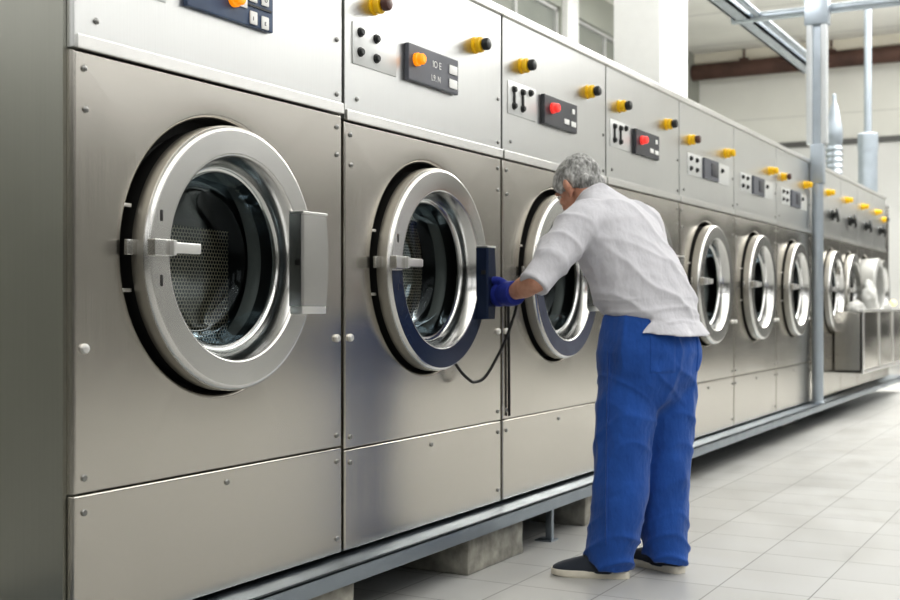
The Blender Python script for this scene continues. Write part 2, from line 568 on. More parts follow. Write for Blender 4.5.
def glass_mat_window():
    m, nt, b = new_mat('grey_window_glass')
    nz = noise_out(nt, (1, 1, 1), 0.7, 3)
    nt.links.new(ramp(nt, nz, [(0.3, (0.20, 0.22, 0.20)), (0.7, (0.30, 0.31, 0.28))]), b.inputs['Base Color'])
    b.inputs['Roughness'].default_value = 0.12
    b.inputs['Specular IOR Level'].default_value = 0.7
    return m
M['greyglass'] = glass_mat_window()
window_wall('left', R_['y1'], 1, [(-4.2, 1.2), (13.4, 16.2), (16.65, 19.6)], 2.9, 5.4, M['wall_left'], [M['added_glow'], M['greyglass'], M['greyglass']], 7)  # first pane glows: unseen window added for the side steel's reflection
bm = B(); box(bm, 16.22, 16.63, 6.9, 7.0, 0, R_['h'], .01)
struct('trim_2', finish(bm, 'trim_2', M['pillar']))

# unseen dark shutter added on the far wall to darken the steel reflections
bm = B(); box(bm, 22.93, 23.0, -5.5, 1.2, 0, 2.7)
for i in range(27):
    box(bm, 22.91, 22.94, -5.45, 1.15, .02 + i * .1, .10 + i * .1, .01, 1)
struct('added_shutter', finish(bm, 'added_shutter', plain('added_shutter_dark', (.05, .05, .048), .6), smooth=False))
# white pillar behind the row
bm = B(); box(bm, 11.2, 12.09, 3.8, 4.28, 0, R_['h'], 0.015)
struct('pillar', finish(bm, 'pillar', M['pillar']))
# far beam below the ceiling, seam moulding on the far wall
bm = B(); box(bm, R_['x1'] - 0.35, R_['x1'], R_['y0'], R_['y1'], 5.72, 5.9)
struct('beam', finish(bm, 'beam', M['beam'], smooth=False))
bm = B(); box(bm, R_['x1'] - 0.05, R_['x1'], R_['y0'], R_['y1'], 4.02, 4.12)
struct('trim_1', finish(bm, 'trim_1', M['wall_plain'], smooth=False))

# ------------------------------------------------------------------ washing machines
CACHE = {}
def part(name, key, builder, mat, parent, loc=None, angle=35):
    if key not in CACHE:
        bm = B(); builder(bm)
        CACHE[key] = finish(bm, name, mat, True, angle)
    return link(name, CACHE[key], parent, loc, wn=name in FLAT)

FLAT = {'front_panel', 'upper_panel', 'lower_panel', 'door', 'panel_lip', 'top_trim', 'handle', 'control_panel', 'door_collar', 'latch', 'latch_arm'}
DOOR_X, DOOR_Z = 0.563, 1.170
R_OPEN = 0.3845

def front_panel_builder(w, z0, z1, cx, cz, r):
    def f(bm):
        xa, xb = 0.014, w - 0.003
        angs = [2 * pi * i / 96 for i in range(96)]
        for px in (xa, xb):
            for pz in (z0, z1):
                angs.append(math.atan2(pz - cz, px - cx) % (2 * pi))
        angs = sorted(set(round(a, 6) for a in angs))
        def rect(a, ins):
            x_lo, x_hi, z_lo, z_hi = xa + ins, xb - ins, z0 + ins, z1 - ins
            dx, dz = cos(a), sin(a)
            t = 1e9
            if dx > 1e-9: t = min(t, (x_hi - cx) / dx)
            if dx < -1e-9: t = min(t, (x_lo - cx) / dx)
            if dz > 1e-9: t = min(t, (z_hi - cz) / dz)
            if dz < -1e-9: t = min(t, (z_lo - cz) / dz)
            return cx + dx * t, cz + dz * t
        rows = []
        for ins, y in ((0, 0.027), (0, 0.006), (0.002, 0.002), (0.006, 0.0)):
            rows.append([bm.verts.new((*[rect(a, ins)[0]], y, rect(a, ins)[1])) for a in angs])
        for rr, y in ((r + 0.016, 0.0), (r + 0.008, 0.003), (r + 0.002, 0.010), (r, 0.02), (r, 0.09)):
            rows.append([bm.verts.new((cx + rr * cos(a), y, cz + rr * sin(a))) for a in angs])
        n = len(angs)
        for p, q in zip(rows, rows[1:]):
            for i in range(n):
                bm.faces.new((p[i], p[(i + 1) % n], q[(i + 1) % n], q[i]))
    return f

def screw_builder(r, h):
    def f(bm):
        g = lathe(bm, [(r, 0.0), (r, -h * 0.5), (r * 0.8, -h * 0.85), (r * 0.35, -h)], n=12)
        cap(bm, g[-1])
    return f

def text_mesh(s, size, mat, key):
    if key in CACHE:
        return CACHE[key]
    cu = bpy.data.curves.new('lettering', 'FONT')
    cu.body = s; cu.size = size; cu.extrude = 0.0006
    o = bpy.data.objects.new('tmp_text', cu); COL.objects.link(o)
    bpy.context.view_layer.update()
    me = bpy.data.meshes.new_from_object(o.evaluated_get(bpy.context.evaluated_depsgraph_get()))
    bpy.data.objects.remove(o); bpy.data.curves.remove(cu)
    me.materials.clear(); me.materials.append(mat)
    # stand it up: text x -> +X, text y -> +Z, facing -Y
    me.transform(Matrix.Rotation(pi / 2, 4, 'X'))
    CACHE[key] = me
    return me

def ring_profile(r_out, r_in):
    return [(r_out - .06, .034), (r_out - .004, .030), (r_out, .026), (r_out, -.008), (r_out - .0003, -.012), (r_out - .003, -.0185), (r_out - .008, -.0235), (r_out - .012, -.025), (r_out - .016, -.025),
            (r_in + .012, -.025), (r_in + .008, -.025), (r_in + .003, -.023), (r_in, -.014)]

def emergency_button(parent, x, z, capmat):
    b = part('emergency_button', 'ebtn', lambda bm: cap(bm, lathe(bm, [(.033, 0), (.034, -.003), (.033, -.008), (.027, -.010), (.027, -.016), (.031, -.019), (.031, -.032), (.027, -.036), (.016, -.037)], n=28)[-1]), M['yellow'], parent, (x, 0, z))
    part('button_cap', 'ebcap' + capmat, lambda bm: cap(bm, lathe(bm, [(.014, -.035), (.016, -.038), (.022, -.041), (.024, -.045), (.024, -.060), (.020, -.066), (.010, -.068)], n=28)[-1]), M[capmat], b)
    return b

def add_controls(root, style, single=False):
    """everything on the upper panel"""
    if style == 'open_top':
        cp = part('control_panel', 'cp_navy', lambda bm: box(bm, .405, .787, -.016, 0, 1.845 - ZB, 1.985 - ZB, .004), M['navy'], root)
        part('lamp_switch', 'lamp_o', lamp_builder, M['orange_lamp'], cp, (.60, -.016, 1.906 - ZB))
        part('lamp_plate', 'lampplate', lambda bm: box(bm, -.0, .05, -.004, 0, -.014, .016, .002), M['white_print'], cp, (.61, -.016, 1.905 - ZB))
        part('panel_slot', 'slot', lambda bm: box(bm, 0, .12, -.003, 0, -.003, .003), M['black'], cp, (.655, -.016, 1.905 - ZB))
        for x, z, s in ((.672, 1.870, 'I'), (.727, 1.866, 'E'), (.727, 1.935, 'O'), (.672, 1.935, 'N')):
            k = part('key', 'key', lambda bm: box(bm, 0, .034, -.005, 0, -.019, .019, .004), M['white_print'], cp, (x, -.016, z - ZB))
            link('key_mark', text_mesh(s, 0.016, M['slate'], 'tm' + s), k, (.011, -.0058, -.008))
        emergency_button(root, .18, 2.06 - ZB, 'brown'); emergency_button(root, .935, 2.065 - ZB, 'black')
        pl = part('button_plate', 'bplate', lambda bm: box(bm, .057, .335, -.004, 0, 1.838 - ZB, 1.978 - ZB, .001), M['plate'], root)
        for x, z in ((.10, 1.945), (.10, 1.88), (.20, 1.94), (.20, 1.875)):
            part('push_button', 'pbtn', push_builder, M['black'], pl, (x, -.004, z - ZB))
    elif style in ('orange', 'red'):
        mat = M['slate'] if style == 'orange' else M['charcoal']
        cp = part('control_panel', 'cp_' + style, lambda bm: box(bm, .394, .769, -.02, 0, 1.838 - ZB, 1.972 - ZB, .006), mat, root)
        part('lamp_switch', 'lamp_' + style, lamp_builder, M['orange_lamp' if style == 'orange' else 'red_lamp'], cp, (.445 if style == 'orange' else .475, -.02, 1.917 - ZB))
        if style == 'orange':
            link('lettering', text_mesh('IO E', 0.036, M['white_print'], 'io'), cp, (.565, -.0208, 1.912 - ZB))
            link('lettering', text_mesh('L9. N', 0.032, M['white_print'], 'l9'), cp, (.555, -.0208, 1.862 - ZB))
            for z in (1.926, 1.873):
                part('key', 'widekey', lambda bm: box(bm, 0, .062, -.004, 0, -.017, .017, .003), M['white_print'], cp, (.692, -.02, z - ZB))
        else:
            for x, z, w in ((.70, 1.935, .030), (.61, 1.878, .055), (.69, 1.876, .055)):
                part('key', 'key%.3f' % w, lambda bm: box(bm, 0, w, -.004, 0, -.012, .012, .002), M['white_print'], cp, (x, -.02, z - ZB))
        pl = part('button_plate', 'bplate', None, M['plate'], root)
        if style == 'orange':
            for x, z in ((.10, 1.948), (.10, 1.882), (.20, 1.945), (.20, 1.878)):
                b = part('push_button', 'pbtn', push_builder, M['black'], pl, (x, -.004, z - ZB))
        else:
            for x in (.11, .195):
                for z in (1.945, 1.875):
                    part('push_button', 'pbtn', push_builder, M['black'], pl, (x, -.004, z - ZB))
                part('rocker_strip', 'rstrip', lambda bm: box(bm, -.006, .006, -.008, 0, -.03, .03, .002), M['black'], pl, (x, -.004, 1.91 - ZB))
            part('push_button', 'pbtn', push_builder, M['black'], pl, (.275, -.004, 1.955 - ZB))
        emergency_button(root, .19, 2.058 - ZB, 'brown' if style == 'orange' else 'black')
        emergency_button(root, .94, 2.065 - ZB, 'black')
    elif style == 'wide':
        pl = part('button_plate', 'wplate', lambda bm: box(bm, .16, 1.06, -.004, 0, 1.822 - ZB, 1.952 - ZB, .001), M['plate'], root)
        for x, z in ((.21, 1.92), (.21, 1.86), (.33, 1.92), (.33, 1.86), (.88, 1.91)):
            part('push_button', 'pbtn', push_builder, M['black'], pl, (x, -.004, z - ZB))
        cp = part('control_panel', 'cp_w', lambda bm: box(bm, .45, .76, -.02, 0, 1.822 - ZB, 1.952 - ZB, .005), M['slate'], root)
        part('display', 'disp', lambda bm: box(bm, .59, .74, -.024, -.02, 1.85 - ZB, 1.93 - ZB, .002), M['charcoal'], cp)
        if not single:
            emergency_button(root, .20, 2.03 - ZB, 'brown')
        emergency_button(root, .97, 2.035 - ZB, 'yellow')

def lamp_builder(bm, s=1.0):
    g = lathe(bm, [(.024 * s, 0), (.024 * s, -.012 * s), (.020 * s, -.016 * s), (.020 * s, -.03 * s), (.014 * s, -.036 * s)], n=20)
    cap(bm, g[-1])
def push_builder(bm):
    g = lathe(bm, [(.016, 0), (.016, -.005), (.012, -.006), (.012, -.012), (.009, -.015)], n=20)
    cap(bm, g[-1])

def arc_plate(bm, r0, r1, a0, a1, y0, y1, cx, cz, n=64):
    rows = []
    for r, y in ((r0, y0), (r0, y1), (r1, y1), (r1, y0)):
        rows.append([bm.verts.new((cx + r * cos(a0 + (a1 - a0) * i / n), y, cz + r * sin(a0 + (a1 - a0) * i / n))) for i in range(n + 1)])
    for p, q in zip(rows, rows[1:] + rows[:1]):
        for i in range(n):
            bm.faces.new((p[i], p[i + 1], q[i + 1], q[i]))
    for i in (0, n):
        bm.faces.new([r[i] for r in rows])

def add_door(root, key, cx, refl_paint=None, handle='box', white=False, push=.034):
    cz = DOOR_Z - ZB
    ringm = M['white_ring'] if white else M['ring']
    d = part('door', 'ring_' + key + str(cx) + str(white), lambda bm: lathe(bm, ring_profile(.372, .284), cx, cz, 96), ringm, root, (.014, -push, -.006), angle=50)
    part('door_rim', 'rim_%s' % cx, lambda bm: lathe(bm, [(.3695, .032), (.3732, .030), (.3735, -.004), (.3715, -.010)], cx, cz, 96), M['rim'] if not white else M['white_ring'], d)
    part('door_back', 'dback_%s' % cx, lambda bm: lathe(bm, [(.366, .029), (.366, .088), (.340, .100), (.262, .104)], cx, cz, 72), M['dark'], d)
    part('door_funnel', 'funnel_%s' % cx, lambda bm: lathe(bm, [(.2845, -.016), (.279, -.006), (.272, .012), (.268, .03), (.268, .042), (.262, .05), (.250, .052), (.246, .046)], cx, cz, 96), M['chrome'], d, angle=60)
    def bowl(bm):
        g = lathe(bm, [(.258, .045), (.250, .10), (.242, .14), (.228, .168), (.20, .186), (.15, .198), (.08, .205), (.02, .207)], cx, cz, 96)
        cap(bm, g[-1])
    part('glass_bowl', 'bowl_%s' % cx, bowl, M['glass'], d, angle=80)
    # latch: hinge tab over the gap, block and lever arm
    lz = 1.186 - ZB
    lt = part('latch', 'latch_%s' % cx, lambda bm: (box(bm, cx - .408, cx - .362, .010, .022, lz - .020, lz + .020, .003), box(bm, cx - .372, cx - .302, -.050, -.022, lz - .022, lz + .022, .004)), M['ring'], d)
    part('latch_arm', 'latcharm_%s' % cx, lambda bm: (box(bm, cx - .312, cx - .205, -.060, -.036, lz - .014, lz + .016, .006), box(bm, cx - .318, cx - .305, -.064, -.030, lz - .020, lz + .020, .003)), M['edge'], lt)
    for dz in (.084, -.084):
        part('slot', 'slot_%s_%s' % (cx, dz), lambda bm: box(bm, cx - .328, cx - .314, -.0262, -.020, lz + dz - .016, lz + dz + .016, .005), M['dark'], d)
        part('stay_pin', 'pin_%s_%s' % (cx, dz), lambda bm: box(bm, cx - .402, cx - .366, .035, .043, lz + dz * 1.3 - .005, lz + dz * 1.3 + .005, .002), M['edge'], d)
    if handle == 'box':
        hx0, hx1 = (cx + .270, cx + .336) if refl_paint == 'refl_paint' else (cx + .235, cx + .362)
        ha, hbz = (.985, 1.262) if refl_paint == 'refl_paint' else (1.035, 1.312)
        def hb(bm):
            # slightly bowed grip plate on a folded bracket
            rows = []
            z0, z1 = ha - ZB, hbz - ZB
            for i in range(13):
                t = i / 12
                z = z0 + (z1 - z0) * t
                bow = .012 * sin(pi * t)
                rows.append((z, hx1 + bow))
            prof = []
            for z, xr in rows:
                prof.append([bm.verts.new(p) for p in ((hx0, -.022, z), (hx0, -.066, z), (hx0 + .006, -.072, z), (xr - .006, -.072, z), (xr, -.066, z), (xr, -.022, z))])
            for p, q in zip(prof, prof[1:]):
                for i in range(6):
                    bm.faces.new((p[i], p[(i + 1) % 6], q[(i + 1) % 6], q[i]))
            bm.faces.new(prof[0]); bm.faces.new(prof[-1][::-1])
        h = part('handle', 'handle_%s_%s' % (cx, bool(refl_paint == 'refl_paint')), hb, M['refl_paint'] if refl_paint == 'refl_paint' else M['ring'], d, angle=25)  # navy handle colour is a painted reflection too
        if refl_paint != 'refl_paint':
            part('handle_lip', 'hlip_%s_%s' % (cx, ha), lambda bm: box(bm, hx0 + .004, hx1 + .002, -.068, -.022, ha - .023 - ZB, ha + .001 - ZB, .004), M['edge'], h)
        part('handle_edge', 'hedge_%s_%s' % (cx, ha), lambda bm: box(bm, hx0, hx1, -.074, -.022, hbz - ZB, hbz + .007 - ZB, .002), M['edge'], h)
        part('handle_slot', 'hslot_%s_%s' % (cx, ha), lambda bm: box(bm, hx0 - .002, hx0 + .004, -.062, -.044, 1.158 - ZB, 1.174 - ZB), M['dark'], h)
    if refl_paint:
        fm = M['refl_paint'] if refl_paint == 'refl_paint' else M['refl_paint_grey']
        part('painted_reflection', 'reflpart_%s_%s' % (cx, refl_paint), lambda bm: arc_plate(bm, .294, .361, radians(182), radians(360), -.0262, -.0248, cx, cz), fm, d)  # dark reflection painted as an arc on the lower ring
    return d

def make_machine(k, label, w=W, x=None, cx=DOOR_X, z_up=1.643, z_low=.556, controls='wide', refl_paint=None, handle='box', inside='disc', wide_key='std', group='washing machines in the long row', detail=True, door='ring', single=False, push=.034):
    x = X0 + k * W if x is None else x
    root = thing('washing_machine', label, 'washing machine', (x, D, ZB), group)
    zu, zl = z_up - ZB, z_low - ZB
    H = 2.27 - ZB
    cz = DOOR_Z - ZB
    key = '%s_%.3f_%.3f' % (wide_key, zu, zl)
    def body(bm):
        xa, xb, y0, y1, z1 = .003, w - .002, .0275, 1.3, H - .03
        v = [bm.verts.new(p) for p in ((xa, y0, 0), (xb, y0, 0), (xb, y1, 0), (xa, y1, 0), (xa, y0, z1), (xb, y0, z1), (xb, y1, z1), (xa, y1, z1))]
        for f in ((0, 1, 2, 3), (4, 5, 6, 7), (0, 3, 7, 4), (1, 2, 6, 5), (2, 3, 7, 6)):
            bm.faces.new([v[i] for i in f])
        for e0, e1, t0, t1 in ((0, 4, .05, .05), (1, 5, -.05, -.05)):
            a, b_ = v[e0], v[e1]
            c = bm.verts.new((b_.co.x + t1, y0, b_.co.z)); d_ = bm.verts.new((a.co.x + t0, y0, a.co.z))
            bm.faces.new((a, b_, c, d_))
    part('body', 'body' + key, body, M['side'], root)
    part('front_panel', 'front' + key, front_panel_builder(w, zl + .0015, zu - .003, cx, cz, R_OPEN), M['panel'], root, angle=40)
    part('lower_panel', 'lower' + key, lambda bm: box(bm, .014, w - .003, 0, .027, 0, zl - .0015, .007, 3), M['panel'], root)
    part('upper_panel', 'upper' + key, lambda bm: box(bm, .014, w - .003, 0, .027, zu + .002, H - .034, .004), M['upper'], root)
    part('panel_lip', 'lip' + key, lambda bm: box(bm, .016, w - .003, -.010, .004, zu, zu + .036, .004), M['edge'], root)
    part('top_trim', 'top' + key, lambda bm: box(bm, .0, w, -.012, .10, H - .034, H, .006), M['edge'], root)
    # dark well behind the door
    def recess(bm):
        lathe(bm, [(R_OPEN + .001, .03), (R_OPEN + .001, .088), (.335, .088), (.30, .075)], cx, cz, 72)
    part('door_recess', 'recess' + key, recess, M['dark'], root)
    def gasket(bm):
        lathe(bm, [(.345, .0885), (.30, .07), (.285, .085), (.275, .12), (min(.46, w / 2 - .012), .13)], cx, cz, 72)
    part('gasket', 'gasket' + key, gasket, M['gasket'], root)
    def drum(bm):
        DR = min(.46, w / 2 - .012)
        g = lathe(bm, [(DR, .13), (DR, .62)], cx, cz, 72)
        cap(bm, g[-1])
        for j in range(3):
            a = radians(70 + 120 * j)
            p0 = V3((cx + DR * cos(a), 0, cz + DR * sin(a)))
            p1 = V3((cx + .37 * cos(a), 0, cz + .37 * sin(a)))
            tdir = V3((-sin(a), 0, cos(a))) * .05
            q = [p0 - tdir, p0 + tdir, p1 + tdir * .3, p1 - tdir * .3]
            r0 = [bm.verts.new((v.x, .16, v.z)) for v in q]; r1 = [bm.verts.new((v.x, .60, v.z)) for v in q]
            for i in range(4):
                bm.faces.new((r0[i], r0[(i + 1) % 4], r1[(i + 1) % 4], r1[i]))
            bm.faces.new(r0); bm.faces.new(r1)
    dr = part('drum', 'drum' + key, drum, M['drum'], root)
    if inside == 'plate':
        def pl(bm):
            uvl = bm.loops.layers.uv.verify()
            vs = [bm.verts.new(p) for p in ((.30, .30, .72 - ZB), (.965, .30, .90 - ZB), (.965, .30, 1.272 - ZB), (.40, .30, 1.285 - ZB))]
            f = bm.faces.new(vs)
            for l in f.loops:
                l[uvl].uv = (l.vert.co.x, l.vert.co.z)
        part('perforated_plate', 'pplate', pl, M['perf'], dr)
    else:
        part('perforated_disc', 'pdisc' + key, lambda bm: disc_uv(bm, .36, .23, cx, cz), M['perf'], dr)
    if detail:
        sx = w - .034
        for px, pz in ((.085, 1.722 - ZB + (z_up - 1.643)), (sx, zu + .062), (sx, zu + .24),
                       (.045, zu - .045), (.050, zu - .145), (sx, zu - .045), (sx, zu - .135),
                       (.045, zl + .04), (sx, zl + .04), (.045, zl - .045), (w * .5, zl - .04), (sx, zl - .045), (sx, .05)):
            part('screw', 'screw', screw_builder(.0085, .006), M['screw'], root, (px, 0 if not (zu <= pz <= zu + .036) else -.01, pz))
        for px in (.045, sx):
            part('bolt', 'bolt', screw_builder(.013, .012), M['edge'], root, (px, 0, .925 - ZB))
    add_controls(root, controls, single)
    if door == 'ring':
        add_door(root, wide_key, cx, refl_paint, handle, push=push)
    return root

make_machine(0, 'stainless steel washing machine nearest the camera with navy control panel, its whole side visible', z_up=1.658, z_low=.568, controls='open_top', inside='plate')
make_machine(1, 'stainless steel washing machine with blue reflection painted on its lower door ring and orange lamp', controls='orange', refl_paint='refl_paint')
make_machine(2, 'stainless steel washing machine whose round door the man leans towards', controls='red', refl_paint='grey')
make_machine(3, 'stainless steel washing machine mostly hidden behind the man, its red lamp right of his head', controls='red')
lab = ['stainless steel washing machine with the first fully visible door right of the man',
       'stainless steel washing machine with the second fully visible door right of the man',
       'stainless steel washing machine directly left of the grey vertical pole']
for i, l in enumerate(lab):
    make_machine(4 + i, l, controls='wide', handle=None, single=(i == 1), push=.038)

# filler cabinet behind the pole
fx = X0 + 7 * W
fw = .40 * W
fl = thing('filler_cabinet', 'narrow blank stainless steel cabinet in the row directly behind the grey vertical pole', 'cabinet', (fx, D, ZB))
part('body', 'fillbody', lambda bm: box(bm, .002, fw - .002, .0275, 1.3, 0, 2.24 - ZB), M['side'], fl)
part('front_panel', 'fillfront', lambda bm: box(bm, .004, fw - .004, 0, .027, .56 - ZB, 1.633 - ZB, .004), M['panel'], fl)
part('lower_panel', 'filllow', lambda bm: box(bm, .004, fw - .004, 0, .027, 0, .552 - ZB, .004), M['panel'], fl)
part('upper_panel', 'fillup', lambda bm: box(bm, .004, fw - .004, 0, .027, 1.645 - ZB, 2.236 - ZB, .004), M['upper'], fl)
part('top_trim', 'filltop', lambda bm: box(bm, 0, fw, -.012, .10, 2.236 - ZB, 2.27 - ZB, .006), M['edge'], fl)

# narrower machines at the far end: white door rings, one black crank handle each
NW = .74 * W
def crank(bm):
    cap(bm, lathe(bm, [(.05, 0), (.05, -.02), (.03, -.03), (.03, -.06), (.012, -.062)], n=20)[-1])
    tube(bm, catmull([(-.02, -.05, .05), (-.045, -.06, .01), (-.02, -.065, -.045), (.04, -.05, -.055)], 5), .014, 10)
nl_old = ['narrow washing machine with plain round door, first one right of the grey pole',
      'narrow washing machine with plain round door, second one right of the grey pole',
      'narrow washing machine between the white laundry heap and the thick white door collar',
      'narrow washing machine with thick white door collar at the far end of the row']
nl = nl_old[:2] + ['narrow washing machine with thick white door collar above the loading bin',
      'last narrow washing machine of the row, beyond the thick white door collar']
for i in range(4):
    x = fx + fw + i * NW
    r = make_machine(0, nl[i], w=NW, x=x, cx=NW / 2, controls=None, handle=None, wide_key='narrow', detail=False, door=None, group='narrow washing machines at the far end')
    emergency_button(r, NW * (.30 if i < 3 else .25), 2.05 - ZB, 'yellow')
    if i == 3:
        b = emergency_button(r, NW * .82, 2.0 - ZB, 'black')
    part('crank_handle', 'crank', crank, M['black'], r, (NW * .5, 0, 1.86 - ZB))
    if i != 2:
        add_door(r, 'narrow', NW / 2, None, None)
    else:
        def collar(bm):
            lathe(bm, [(.325, .08), (.335, -.13), (.33, -.143), (.315, -.15), (.255, -.15), (.245, -.135), (.24, .06)], NW / 2, 1.19 - ZB, 72)
        d = part('door_collar', 'collar', collar, M['white_ring'], r, angle=45)
        part('glass_bowl', 'cglass', lambda bm: cap(bm, lathe(bm, [(.243, .02), (.2, .10), (.02, .14)], NW / 2, 1.19 - ZB, 48)[-1]), M['glass'], d, angle=80)
ex = fx + fw + 4 * NW
ep = thing('end_panel', 'tall stainless steel end panel closing the far end of the row', 'panel', (ex, D, ZB))
part('front_panel', 'endf', lambda bm: box(bm, .004, .26, 0, 1.3, 0, 2.15 - ZB, .02), M['panel'], ep)
part('top_trim', 'endt', lambda bm: box(bm, .004, .255, -.006, 1.29, 2.15 - ZB, 2.19 - ZB, .008), M['edge'], ep)
XE = ex + .26

# stainless loading bin hung on the far machines with white laundry heap, small lamp
bx = X0 + 7.85 * W
bn = thing('loading_bin', 'stainless steel loading bin hung on the fronts of the far machines', 'bin', (bx, D - .012, 0))
bl = 2.55
part('tub', 'tub', lambda bm: (box(bm, 0, bl, -.24, -.22, .42, .98, .004), box(bm, 0, .02, -.24, 0, .42, .98), box(bm, bl - .02, bl, -.24, 0, .42, .98), box(bm, 0, bl, -.24, 0, .42, .44)), M['panel'], bn)
part('rim', 'brim', lambda bm: box(bm, -.02, bl + .02, -.262, -.21, .975, 1.0, .01), M['edge'], bn)
for xx in (.02, bl * .35, bl * .68, bl - .08):
    part('upright_strip', 'bstrip', lambda bm: box(bm, 0, .06, -.25, -.238, .43, .975, .004), M['edge'], bn, (xx, 0, 0))
part('foot_ledge', 'bledge', lambda bm: box(bm, -.01, bl + .01, -.255, -.238, .41, .45, .004), M['edge'], bn)
def heap(bm):
    for c, a, b_, d in (((.0, 0, .05), .22, .10, .06), ((.5, -.01, .10), .26, .09, .14), ((.95, 0, .12), .2, .08, .08)):
        ellipsoid(bm, c, a, b_, d)
lm = None
def rough(p, n): return n * (.03 * noise.noise(p * 9) + .015 * noise.noise(p * 22))
for i, (dx, sx, sz, hz, lb) in enumerate(((.45, .26, .10, .98, 'flat white folded linen at the near end of the steel loading bin'),
                                    (1.05, .20, .24, 1.05, 'tall heap of white linen bulging over the middle of the steel loading bin'),
                                    (2.05, .22, .09, .99, 'small pale linen pile at the far end of the steel loading bin'))):
    bm = B(); ellipsoid(bm, (0, 0, 0), sx, .09, sz); ellipsoid(bm, (sx * .5, -.01, -.02), sx * .6, .085, sz * .8)
    o = link('linen_heap', fuse(bm, 'linen_heap', M['cloth_white'], .02, 2, rough), None, (bx + dx, D - .012 - .115, hz))
    tag(o, lb, 'laundry', 'white linen in the loading bin')
wl = thing('signal_lamp', 'small pale yellow lamp glowing at the far end of the machine row', 'lamp', (XE, D, 1.05))
part('bracket', 'wlb', lambda bm: box(bm, -.10, -.0, -.05, .0, -.04, -.01, .004), M['edge'], wl)
part('bulb', 'wlbulb', lambda bm: ellipsoid(bm, (-.08, -.06, .015), .035, .035, .035), M['yellow_lamp'], wl)

# ------------------------------------------------------------------ rail, blocks, posts
bm = B()
box(bm, 0.3, XE + .6, 2.10, 2.60, .196, .206, .002)
box(bm, 0.3, XE + .6, 2.10, 2.112, .148, .206, .002)
tag(link('base_rail', finish(bm, 'base_rail', M['rail'])), 'long grey galvanised steel rail running under the whole row of machines', 'rail')
# dark sole plate carrying the machines
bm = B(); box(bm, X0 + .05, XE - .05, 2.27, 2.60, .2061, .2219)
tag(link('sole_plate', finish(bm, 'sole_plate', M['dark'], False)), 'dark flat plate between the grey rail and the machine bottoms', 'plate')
def block(x0, x1, y0, y1, label, h=.1958):
    bm = B(); box(bm, 0, x1 - x0, 0, y1 - y0, 0, h, .008, 2)
    o = link('concrete_block', fuse_light(bm), None, (x0, y0, 0))
    tag(o, label, 'block', 'concrete blocks under the rail')
def fuse_light(bm):
    bmesh.ops.subdivide_edges(bm, edges=bm.edges, cuts=5, use_grid_fill=True)
    for v in bm.verts:
        v.co += V3((noise.noise(v.co * 13), noise.noise(v.co * 13 + V3((9, 0, 0))), 0)) * .006
    return finish(bm, 'concrete_block', M['concrete'])
block(2.75, 3.262, 2.135, 2.62, 'concrete block under the rail below the nearest machine, cut by the photo bottom')
block(4.05, 4.545, 2.135, 2.65, 'weathered concrete block under the rail just left of the man’s shoes')
block(5.22, 5.60, 2.135, 2.5, 'small concrete block under the rail right behind the man’s trousers')
block(7.35, 7.58, 2.36, 2.62, 'dark small concrete block under the rail just right of the man')
block(10.2, 10.7, 2.40, 2.62, 'far concrete block under the rail below the grey pole')
bm = B(); box(bm, 4.825, 4.85, 2.13, 2.16, 0, .1455, .003); box(bm, 4.80, 4.875, 2.12, 2.20, 0, .006)
tag(link('support_post', finish(bm, 'support_post', M['rail'])), 'thin flat steel post under the rail between two concrete blocks', 'post')
# dark board standing in for the deep shade under the row
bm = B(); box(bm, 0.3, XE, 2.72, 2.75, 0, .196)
tag(link('shade_board', finish(bm, 'shade_board', M['dark'], False)), 'dark board standing in for the shade deep under the machines', 'board')

# ------------------------------------------------------------------ pole, pipes, beams
PX, PY = 10.41, 2.142
pl = thing('vertical_pole', 'grey galvanised vertical pole standing on the rail in front of the machine row', 'pole', (PX, PY, .206))
part('lower_tube', 'ptube', lambda bm: tube(bm, [(0, 0, 0), (0, 0, 1.95)], .046, 24), M['galv_pale'], pl)
part('base_flange', 'pflange', lambda bm: cap(bm, lathe(bm, [(.052, 0), (.052, .012), (.046, .016)], n=24, axis='Z')[-1]), M['galv_pale'], pl)
part('sleeve', 'psleeve', lambda bm: box(bm, -.055, .055, -.055, .052, 1.86, 2.19, .008), M['galv_pale'], pl)
def trunk(bm):
    # twin open channels side by side
    for y0, y1 in ((-.082, -.032), (.034, .088)):
        box(bm, -.05, .045, y0, y1, 2.19, 5.69, .012)
part('cable_trunking', 'ptrunk', trunk, M['galv_bright'], pl)
part('middle_channel', 'pmid', lambda bm: box(bm, -.02, .04, -.05, .05, 2.19, 5.69), M['galv_pale'], pl)
part('bracket', 'pbr', lambda bm: box(bm, -.06, .06, -.095, .10, 3.20, 3.42, .006), M['galv_pale'], pl)

bm = B(); tube(bm, [(PX + .1, -6.49, 3.56), (PX + .1, 2.9, 3.56)], .042, 16)
tag(link('cross_pipe', finish(bm, 'cross_pipe', M['galv_pale'])), 'horizontal grey pipe crossing overhead from the pole out to the right edge', 'pipe')
lb = thing('overhead_tray', 'grey overhead cable tray running away diagonally above the machine tops', 'cable tray', (0, 2.80, 3.6))
part('tray_channel', 'trayc', lambda bm: (box(bm, 3.0, 13.2, -.07, -.05, -.06, .08), box(bm, 3.0, 13.2, .05, .07, -.06, .08), box(bm, 3.0, 13.2, -.07, .07, -.06, -.045)), M['galv_pale'], lb)
part('conduit', 'traytube', lambda bm: tube(bm, [(3.0, -.13, -.02), (13.0, -.13, -.02)], .03, 12), M['galv_pale'], lb)
part('hanger_rod', 'trayrod', lambda bm: (tube(bm, [(9.5, 0, 0), (9.5, 0, 2.3)], .012, 8), tube(bm, [(6, 0, 0), (6, 0, 2.3)], .012, 8)), M['galv_pale'], lb)

